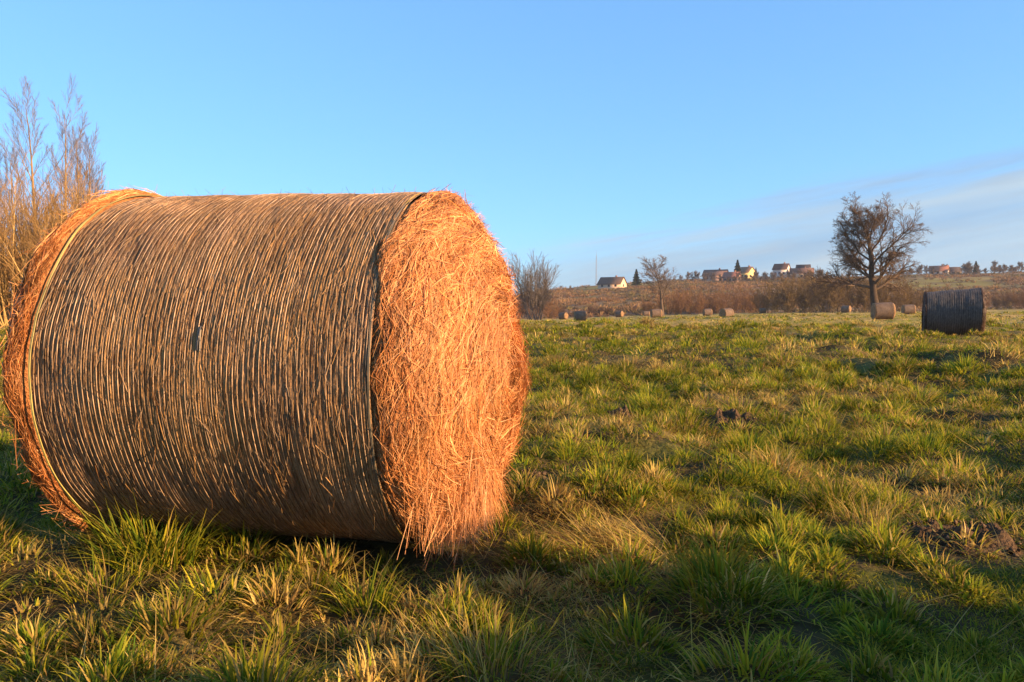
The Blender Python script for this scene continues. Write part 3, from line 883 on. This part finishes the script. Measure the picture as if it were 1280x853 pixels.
def build_hill():
    az = np.linspace(-1.15, 1.15, 420); r = np.concatenate([np.linspace(R0 - 4, R1 + 40, 200), np.linspace(R1 + 50, 950, 30)])
    U, Y = np.meshgrid(az, r)
    X = U * Y
    Z = hill_z(X, Y)
    n1 = fbm2(X / 26, Y / 34, 103, 4); n2 = fbm2(X / 9, Y / 9, 107, 3)
    brown = np.array([0.250, 0.160, 0.080]); dark = np.array([0.120, 0.080, 0.050]); red = np.array([0.25, 0.13, 0.07]); green = np.array([0.21, 0.175, 0.045])  # slope tones lightened, a haze softening put into the colour
    m = sstep(n1 + 0.4 * n2, -0.5, 0.5)[..., None]
    C = dark * (1 - m) + brown * m
    strip = fbm2(X / 70 + Y / 60, Y / 13, 127, 3)
    olive = np.array([0.150, 0.125, 0.045]); m3 = sstep(strip, 0.05, 0.4)[..., None]
    C = C * (1 - m3 * 0.8) + olive * m3 * 0.8
    m4 = sstep(-strip, 0.15, 0.4)[..., None]; C = C * (1 - m4 * 0.7) + dark * 0.8 * m4 * 0.7
    m2 = sstep(n2 + 0.5 * n1, 0.0, 0.5)[..., None]
    C = C * (1 - m2 * 0.6) + red * m2 * 0.6
    t = (Y - R0) / (R1 - R0)
    gm = sstep(U, 0.48, 0.52) * sstep(U, 0.66, 0.60) * sstep(t, 0.40, 0.5) * sstep(t, 0.86, 0.80)
    gm = np.maximum(gm, sstep(U, 0.06, 0.09) * sstep(U, 0.20, 0.16) * sstep(t, 0.72, 0.78) * sstep(t, 0.98, 0.94))
    gm = np.maximum(gm, sstep(U, 0.25, 0.27) * sstep(U, 0.32, 0.30) * sstep(t, 0.70, 0.74) * sstep(t, 0.85, 0.8) * 0.7)
    gm = (gm * sstep(n2, -0.8, 0.2))[..., None]
    C = C * (1 - gm) + green * gm
    mb = MB(); mb.grid(np.stack([X, Y, Z], -1), C)
    tag(mb.build("hill", M_HILL, smooth=True), kind="structure")
    # brush covering the slope
    g = np.random.default_rng(55)
    mb = MB()
    n = 9000
    yy = np.sqrt(g.uniform(R0 ** 2, (R1 + 12) ** 2, n)); uu = g.uniform(-0.12, 0.78, n); xx = uu * yy
    t = (yy - R0) / (R1 - R0)
    cov = fbm2(xx / 22, yy / 30, 109, 3)
    kp = cov > -0.35
    kp &= ~((uu > 0.49) & (uu < 0.625) & (t > 0.42) & (t < 0.84) & (g.random(n) < 0.93))
    kp &= ~((uu > 0.075) & (uu < 0.19) & (t > 0.74) & (t < 0.97) & (g.random(n) < 0.9))
    kp &= ~((t > 0.9) & (g.random(n) < 0.6))
    xx, yy, t, cov = xx[kp], yy[kp], t[kp], cov[kp]
    nb = 26
    N = len(xx)
    h = g.uniform(0.4, 1.5, N) * (1 + 0.5 * cov)
    pal = np.array([(0.26, 0.145, 0.07), (0.22, 0.135, 0.07), (0.31, 0.185, 0.085), (0.16, 0.115, 0.065), (0.21, 0.16, 0.06), (0.12, 0.09, 0.06)])  # brush tones kept light and golden, standing in for haze
    c0 = pal[np.clip(((fbm2(xx / 16, yy / 20, 113, 3) * 0.7 + 0.5) * 6 + g.normal(0, 0.8, N)).astype(int), 0, 5)]
    idx = np.repeat(np.arange(N), nb); M = len(idx)
    a = g.uniform(0, 6.28, M); q = g.uniform(0.1, 1.6, M)
    ln = h[idx] * g.uniform(0.5, 1.1, M)
    bx = xx[idx] + np.cos(a) * h[idx] * 0.5 * g.random(M); by = yy[idx] + np.sin(a) * h[idx] * 0.5 * g.random(M)
    bz = hill_z(bx, by) - 0.1
    s = np.array([0, 0.55, 1.0])[None, :]
    P = np.stack([bx[:, None] + np.cos(a)[:, None] * (q * ln)[:, None] * s ** 1.3, by[:, None] + np.sin(a)[:, None] * (q * ln)[:, None] * s ** 1.3, bz[:, None] + ln[:, None] * s], -1)
    a2 = g.uniform(0, 6.28, M)
    S = np.stack([np.cos(a2), np.sin(a2), 0 * a2], -1)
    W = g.uniform(0.05, 0.12, M)[:, None] * np.array([0.5, 1.0, 0.2])[None, :]
    mb.ribbons(P, W, S, c0[idx] * g.uniform(0.6, 1.4, (M, 1)))
    tag(mb.build("scrub", M_SCRUB), kind="stuff")


def hill_at(px, y, dz=0.0):
    x = (px - 640) / FPX * y
    return (x, y, float(hill_z(x, y)) + dz)


def house(loc, rz, L, D, hw, hr, wall, roof, label, chim=True, over=0.45, wins=2):
    """long side on local X, gables at +-X"""
    root = empty("house", loc, label, "house", "houses on the hill", rz)
    mb = MB()
    z0 = -1.5
    v = [(-L / 2, -D / 2, z0), (L / 2, -D / 2, z0), (L / 2, D / 2, z0), (-L / 2, D / 2, z0), (-L / 2, -D / 2, hw), (L / 2, -D / 2, hw), (L / 2, D / 2, hw), (-L / 2, D / 2, hw), (-L / 2, 0, hw + hr), (L / 2, 0, hw + hr)]
    mb.add(v, f4=[(0, 1, 5, 4), (2, 3, 7, 6), (1, 2, 6, 5), (3, 0, 4, 7)], f3=[(5, 6, 9), (7, 4, 8)], c=np.array(wall))
    w = mb.build("wall", M_WALL, root)
    mb = MB(); t = 0.22
    sl = hr / (D / 2)
    for sy in (-1, 1):
        ye = sy * (D / 2 + over); ze = hw - over * sl + 0.03
        xs = (-L / 2 - over, L / 2 + over)
        v = [(xs[0], ye, ze), (xs[1], ye, ze), (xs[1], 0, hw + hr + 0.03), (xs[0], 0, hw + hr + 0.03)]
        v += [(a, b, c + t) for a, b, c in v]
        mb.add(v, f4=[(0, 1, 2, 3), (4, 5, 6, 7), (0, 1, 5, 4), (1, 2, 6, 5), (3, 0, 4, 7)], c=np.array(roof))
    rf = mb.build("roof", M_ROOF, root)
    if chim:
        mb = MB(); mb.box(L * 0.12, L * 0.12 + 0.7, 0.5, 1.2, hw + hr * 0.6, hw + hr + 1.0, (0.25, 0.13, 0.09)); mb.build("chimney", M_ROOF, rf)
    # windows on the gable ends and the front
    for i in range(wins):
        mb = MB(); yv = (i - (wins - 1) / 2) * D * 0.42
        mb.box(L / 2 + 0.01, L / 2 + 0.06, yv - 0.55, yv + 0.55, hw * 0.38, hw * 0.38 + 1.3, (0.03, 0.035, 0.045)); mb.build("window", M_PANE, root)
    for i in range(3):
        mb = MB(); xv = (i - 1) * L * 0.3
        mb.box(xv - 0.6, xv + 0.6, -D / 2 - 0.06, -D / 2 - 0.01, hw * 0.38, hw * 0.38 + 1.3, (0.03, 0.035, 0.045)); mb.build("window", M_PANE, root)
    return root


def conifer(loc, H, Wd, label, seed, col=(0.028, 0.045, 0.022)):
    root = empty("conifer", loc, label, "tree", "conifers on the hill")
    g = np.random.default_rng(seed)
    mb = MB(); zz = np.linspace(-0.4, H * 0.95, 6)
    mb.tubes(np.stack([0 * zz, 0 * zz, zz], -1)[None], np.linspace(0.18, 0.03, 6)[None], 6, np.array([[0.09, 0.06, 0.04]])); mb.build("trunk", M_BARK, root)
    n = 2600
    t = g.random(n) ** 0.8; a = g.uniform(0, 6.28, n)
    rr = (1 - t) ** 0.85 * Wd / 2 * g.uniform(0.35, 1.12, n) * (0.8 + 0.35 * np.sin(t * 40 + a * 2))
    p = np.stack([np.cos(a) * rr, np.sin(a) * rr, H * (0.06 + 0.94 * t) - 0.2 * rr], -1)
    d = np.stack([np.cos(a), np.sin(a), -0.25 + 0 * a], -1); ln = g.uniform(0.3, 0.75, n) * (Wd / 4)
    s = np.array([-0.5, 0, 0.5])[None, :, None]
    P = p[:, None, :] + d[:, None, :] * ln[:, None, None] * s
    S = np.cross(d, g.normal(0, 1, (n, 3))); S /= np.linalg.norm(S, axis=1, keepdims=True)
    mb = MB(); mb.ribbons(P, (ln * 0.35)[:, None] * np.array([[0.6, 1, 0.15]]), S, np.array(col)[None] * g.uniform(0.6, 1.5, (n, 1))); mb.build("crown", M_NEEDLE, root)
    return root


def build_village():
    W = (0.60, 0.54, 0.49)
    house(hill_at(765, 385, -0.3), R(-36), 12.5, 7.0, 2.3, 3.3, (0.58, 0.42, 0.30), (0.13, 0.085, 0.062), "long low house with brown roof and sunlit gable beside the radio mast", wins=1)
    house(hill_at(976, 430, 0.0), R(-38), 7.5, 7.0, 4.6, 3.0, W, (0.10, 0.055, 0.045), "white house with dark roof and bright gable standing on the skyline")
    house(hill_at(1001, 424, -0.8), R(-20), 12.0, 7.5, 3.4, 2.7, (0.60, 0.44, 0.30), (0.16, 0.09, 0.065), "wide brown-roofed house right of the white skyline house")
    house(hill_at(1003, 445, 0.2), R(-30), 7.0, 7.0, 5.0, 3.0, W, (0.06, 0.045, 0.042), "white gable and dark roof showing above the wide brown-roofed house", chim=False)
    house(hill_at(894, 410, -0.4), R(-30), 12.0, 7.5, 3.0, 2.9, (0.42, 0.27, 0.20), (0.20, 0.115, 0.085), "long house with reddish roof left of the tall conifer")
    house(hill_at(914, 392, -1.0), R(-35), 7.5, 6.0, 3.2, 2.6, (0.55, 0.36, 0.27), (0.30, 0.13, 0.09), "small red-roofed house below the tall conifer")
    house(hill_at(932, 415, -0.6), R(-50), 7.0, 7.5, 4.2, 2.9, (0.70, 0.54, 0.24), (0.22, 0.13, 0.08), "yellow house with sunlit gable right of the tall conifer")
    house(hill_at(1172, 430, -1.0), R(-35), 9.0, 7.5, 2.6, 2.8, W, (0.33, 0.14, 0.085), "orange-roofed house with white gable beyond the oak's right side")
    house(hill_at(1188, 436, -1.0), R(-15), 8.0, 7.0, 2.4, 2.4, (0.35, 0.26, 0.2), (0.07, 0.05, 0.045), "low dark-roofed house next to the orange-roofed house on the right", chim=False)
    conifer(hill_at(795, 392, 0), 8.2, 4.6, "dark conical conifer between the mast house and the lone bare tree", 1)
    conifer(hill_at(921, 405, 0), 10.5, 5.2, "tall dark conifer with a pointed top among the hill houses", 2, (0.035, 0.045, 0.020))
    conifer(hill_at(944, 420, 0), 6.0, 2.2, "narrow dark conifer right of the yellow house", 3)
    conifer(hill_at(1218, 432, 0), 6.8, 4.0, "small dark conifer on the far right skyline above the dark bale", 4)
    # radio mast
    root = empty("radio_mast", hill_at(745, 425, -0.3), "thin grey radio mast rising alone above the hill skyline", "mast")
    H = 17.0; mb = MB()
    for k in range(3):
        a = k * 2.094
        zz = np.linspace(0, H, 10); rr = 0.45 * (1 - 0.55 * zz / H)
        mb.tubes(np.stack([rr * math.cos(a), rr * math.sin(a), zz], -1)[None], np.full((1, 10), 0.06), 5, np.array([[0.25, 0.25, 0.27]]))
    mb.build("lattice_leg", M_METAL, root)
    mb = MB(); nb = 22
    for i in range(nb):
        z0, z1 = H * i / nb, H * (i + 1) / nb
        for k in range(3):
            a, b = k * 2.094, (k + 1) * 2.094
            ra, rb = 0.45 * (1 - 0.55 * z0 / H), 0.45 * (1 - 0.55 * z1 / H)
            mb.tubes(np.array([[(ra * math.cos(a), ra * math.sin(a), z0), (rb * math.cos(b), rb * math.sin(b), z1)]]), np.full((1, 2), 0.035), 4, np.array([[0.25, 0.25, 0.27]]))
    mb.build("lattice_brace", M_METAL, root)
    mb = MB(); mb.tubes(np.array([[(0, 0, H - 0.5), (0, 0, H + 2.2)]]), np.full((1, 2), 0.05), 6, np.array([[0.25, 0.25, 0.27]])); mb.build("antenna", M_METAL, root)
    # small bare trees along the crest
    g = np.random.default_rng(77)
    protos = []
    for i in range(3):
        protos.append(field_tree((0, 0, 0), "small bare tree among many along the far hill crest", 90 + i, 6.0, minr=0.032, twig=(0.17, 0.13, 0.105), group="small bare trees along the hill crest", r0=0.13, t0=0.15))  # twig tone lightened to fade the crest like haze
    px = [858, 866, 874, 888, 896, 906, 918, 926, 936, 956, 968, 978, 992, 1002, 1010, 882, 950, 958, 1022, 1030, 1040, 1060, 910, 940, 703, 716, 800, 806, 840, 849, 902, 925, 966, 988, 1012] + list(range(1120, 1300, 9)) + [1150, 1205, 1209, 1238, 1243, 1247, 1262, 1266, 1270, 1275]
    for i, p in enumerate(px):
        s = g.uniform(0.35, 0.85) * (0.7 if p < 850 else 1.0) * (1.3 if p in (1205, 1209, 1238, 1243, 1247, 1262, 1266, 1270, 1275) else 1.0)
        loc = hill_at(p + g.uniform(-3, 3), g.uniform(378, 398) if 880 < p < 1020 or p in (716, 806) else g.uniform(405, 440), -0.2)
        if i < 3:
            protos[i].location = loc; protos[i].scale = (s * 1.5, s * 1.5, s)
        else:
            copy_tree(protos[i % 3], loc, g.uniform(0, 6), (s * 1.5, s * 1.5, s))


# ------------------------------------------------------------------ near tufts and molehills
def build_near():
    tuft("grass_tuft", 190, 712, 420, 0.28, 0.15, 0.05, "lush bright green grass tuft in front of the big bale's side", "grass tuft", 1, width=0.0065, lean1=1.0, greenmul=1.05)
    tuft("grass_tuft", 455, 768, 170, 0.15, 0.085, 0.12, "small green grass tuft below the big bale's near corner", "grass tuft", 2, width=0.006, lean1=0.9, greenmul=1.1)
    tuft("grass_tuft", 612, 852, 300, 0.185, 0.12, 0.48, "yellowish half-dry grass tuft at the bottom middle", "grass tuft", 3, width=0.005, lean1=0.85, greenmul=1.15)
    tuft("grass_tuft", 118, 752, 150, 0.16, 0.10, 0.45, "yellow green grass tuft at the lower left beside the lush one", "grass tuft", 4, width=0.005, lean1=0.95)
    tuft("dry_grass_clump", 775, 690, 800, 0.22, 0.24, 0.85, "flattened clump of pale dry straw on the turf right of the bale", "grass clump", 5, width=0.0042, lean0=0.75, lean1=1.35, flat=2.9, greenmul=1.15)
    tuft("dry_grass_clump", 1085, 655, 260, 0.17, 0.13, 0.75, "brown dry grass hummock beside the larger bare soil patch", "grass clump", 6, width=0.004, lean1=1.2)
    molehill(0.10, 3.93, 0.13, 0.075, "small molehill touching the foot of the big bale's end", 11)
    molehill(1.78, 3.02, 0.29, 0.10, "wide crumbly soil heap nearest the right edge", 12)
    molehill(0.97, 6.60, 0.22, 0.10, "dark soil heap in the turf right of the big bale, left one of a pair", 13)
    molehill(1.77, 6.30, 0.30, 0.11, "broad dark soil heap in mid meadow, right one of a pair", 14)


# ------------------------------------------------------------------ light, sky, camera
def build_world():
    w = bpy.data.worlds.new("World"); SC.world = w; w.use_nodes = True
    nt = w.node_tree; nt.nodes.clear(); N = nt.nodes.new; L = nt.links.new
    out = N("ShaderNodeOutputWorld"); bg = N("ShaderNodeBackground"); bg.inputs["Strength"].default_value = 0.15
    sky = N("ShaderNodeTexSky"); sky.sky_type = 'NISHITA'; sky.sun_disc = False
    sky.sun_elevation = SUN_EL; sky.sun_rotation = math.pi / 2 - SUN_AZ
    sky.altitude = 100; sky.air_density = 1.0; sky.dust_density = 0.3; sky.ozone_density = 1.3
    tc = N("ShaderNodeTexCoord"); sep = N("ShaderNodeSeparateXYZ"); L(tc.outputs["Generated"], sep.inputs[0])

    def math_(op, a, b=None, c=None):
        n = N("ShaderNodeMath"); n.operation = op
        for i, q in enumerate((a, b, c)):
            if q is None: continue
            if isinstance(q, (int, float)): n.inputs[i].default_value = q
            else: L(q, n.inputs[i])
        return n.outputs[0]
    az = math_('ARCTAN2', sep.outputs[0], sep.outputs[1])
    el = math_('ARCSINE', sep.outputs[2])
    # thin cirrus veil low in the sky, its upper edge climbing to the right
    edge = math_('MULTIPLY_ADD', az, 0.165, 0.078)
    below = math_('SUBTRACT', edge, el)
    cmb = N("ShaderNodeCombineXYZ")
    along = math_('ADD', math_('MULTIPLY', az, 2.2), math_('MULTIPLY', el, 0.5))
    acr = math_('MULTIPLY', math_('SUBTRACT', el, math_('MULTIPLY', az, 0.165)), 26.0)
    L(along, cmb.inputs[0]); L(acr, cmb.inputs[1])
    no = N("ShaderNodeTexNoise"); no.inputs["Scale"].default_value = 1.6; no.inputs["Detail"].default_value = 9; no.inputs["Roughness"].default_value = 0.6
    no.inputs["Distortion"].default_value = 0.5
    L(cmb.outputs[0], no.inputs["Vector"])
    soft = N("ShaderNodeMapRange"); soft.interpolation_type = 'SMOOTHSTEP'
    soft.inputs[1].default_value = -0.02; soft.inputs[2].default_value = 0.05
    L(math_('ADD', below, math_('MULTIPLY', math_('SUBTRACT', no.outputs["Fac"], 0.5), 0.11)), soft.inputs[0])
    st = N("ShaderNodeMapRange"); st.inputs[1].default_value = 0.3; st.inputs[2].default_value = 0.7; st.inputs[3].default_value = 0.6; st.inputs[4].default_value = 1.0
    L(no.outputs["Fac"], st.inputs[0])
    azm = N("ShaderNodeMapRange"); azm.interpolation_type = 'SMOOTHSTEP'; azm.inputs[1].default_value = -0.08; azm.inputs[2].default_value = 0.14
    L(az, azm.inputs[0])
    fac = math_('MULTIPLY', math_('MULTIPLY', soft.outputs[0], st.outputs[0]), azm.outputs[0])
    mix = N("ShaderNodeMix"); mix.data_type = 'RGBA'
    gm = N("ShaderNodeGamma"); gm.inputs[1].default_value = 0.50; L(sky.outputs[0], gm.inputs[0])
    hs = N("ShaderNodeVectorMath"); hs.operation = 'MULTIPLY'; hs.inputs[1].default_value = (0.475, 0.885, 1.40); L(gm.outputs[0], hs.inputs[0])
    L(fac, mix.inputs[0]); L(hs.outputs[0], mix.inputs[6])
    n2 = N("ShaderNodeTexNoise"); n2.inputs["Scale"].default_value = 0.8; n2.inputs["Detail"].default_value = 7
    L(cmb.outputs[0], n2.inputs["Vector"])
    cr = N("ShaderNodeMapRange"); cr.inputs[1].default_value = 0.38; cr.inputs[2].default_value = 0.62; L(n2.outputs["Fac"], cr.inputs[0])
    cm = N("ShaderNodeMix"); cm.data_type = 'RGBA'; L(cr.outputs[0], cm.inputs[0])
    cm.inputs[6].default_value = (1.40, 1.95, 2.65, 1); cm.inputs[7].default_value = (2.15, 2.65, 3.05, 1)
    sc_ = N("ShaderNodeVectorMath"); sc_.operation = "SCALE"; sc_.inputs[3].default_value = 0.62; L(cm.outputs[2], sc_.inputs[0]); L(sc_.outputs[0], mix.inputs[7])
    L(mix.outputs[2], bg.inputs["Color"]); L(bg.outputs[0], out.inputs[0])

    s = bpy.data.lights.new("sun", 'SUN'); s.energy = 5.0; s.angle = R(0.6); s.color = (1.0, 0.65, 0.35)
    so = bpy.data.objects.new("sun", s); COL.objects.link(so)
    from mathutils import Vector
    so.rotation_euler = Vector(SUNDIR).to_track_quat('Z', 'Y').to_euler()

    cam = bpy.data.cameras.new("camera"); cam.sensor_width = 36; cam.lens = 27.0; cam.clip_start = 0.05; cam.clip_end = 6000
    co = bpy.data.objects.new("camera", cam); COL.objects.link(co)
    co.location = (0, 0, EYE)
    co.rotation_euler = (math.pi / 2 - math.atan((426.5 - HORIZON) / FPX), 0, 0)
    SC.camera = co
    SC.view_settings.view_transform = 'Standard'; SC.view_settings.look = 'None'
    SC.view_settings.exposure = 1.48; SC.view_settings.gamma = 1.0
    SC.view_settings.use_curve_mapping = False



def build_haze():
    mb = MB(); mb.box(-3300, 3300, -3300, 3300, -12.0, 42.0, (0.5, 0.5, 0.5))
    m = bpy.data.materials.new("thin_air"); m.use_nodes = True
    nt = m.node_tree; nt.nodes.clear()
    o = nt.nodes.new("ShaderNodeOutputMaterial"); v = nt.nodes.new("ShaderNodeVolumePrincipled")
    v.inputs["Color"].default_value = (0.86, 0.91, 1.0, 1); v.inputs["Density"].default_value = 0.00017; v.inputs["Anisotropy"].default_value = 0.2
    nt.links.new(v.outputs[0], o.inputs["Volume"])
    tag(mb.build("haze", m), kind="stuff")


build_haze()
build_world()
build_ground()
build_hill()
build_village()
build_vegetation()
build_bales()
build_near()
build_grass()
SC.render.engine = 'CYCLES'
SC.cycles.max_bounces = 6
SC.cycles.volume_bounces = 0
SC.cycles.diffuse_bounces = 3
SC.cycles.transparent_max_bounces = 4
SC.cycles.use_denoising = True
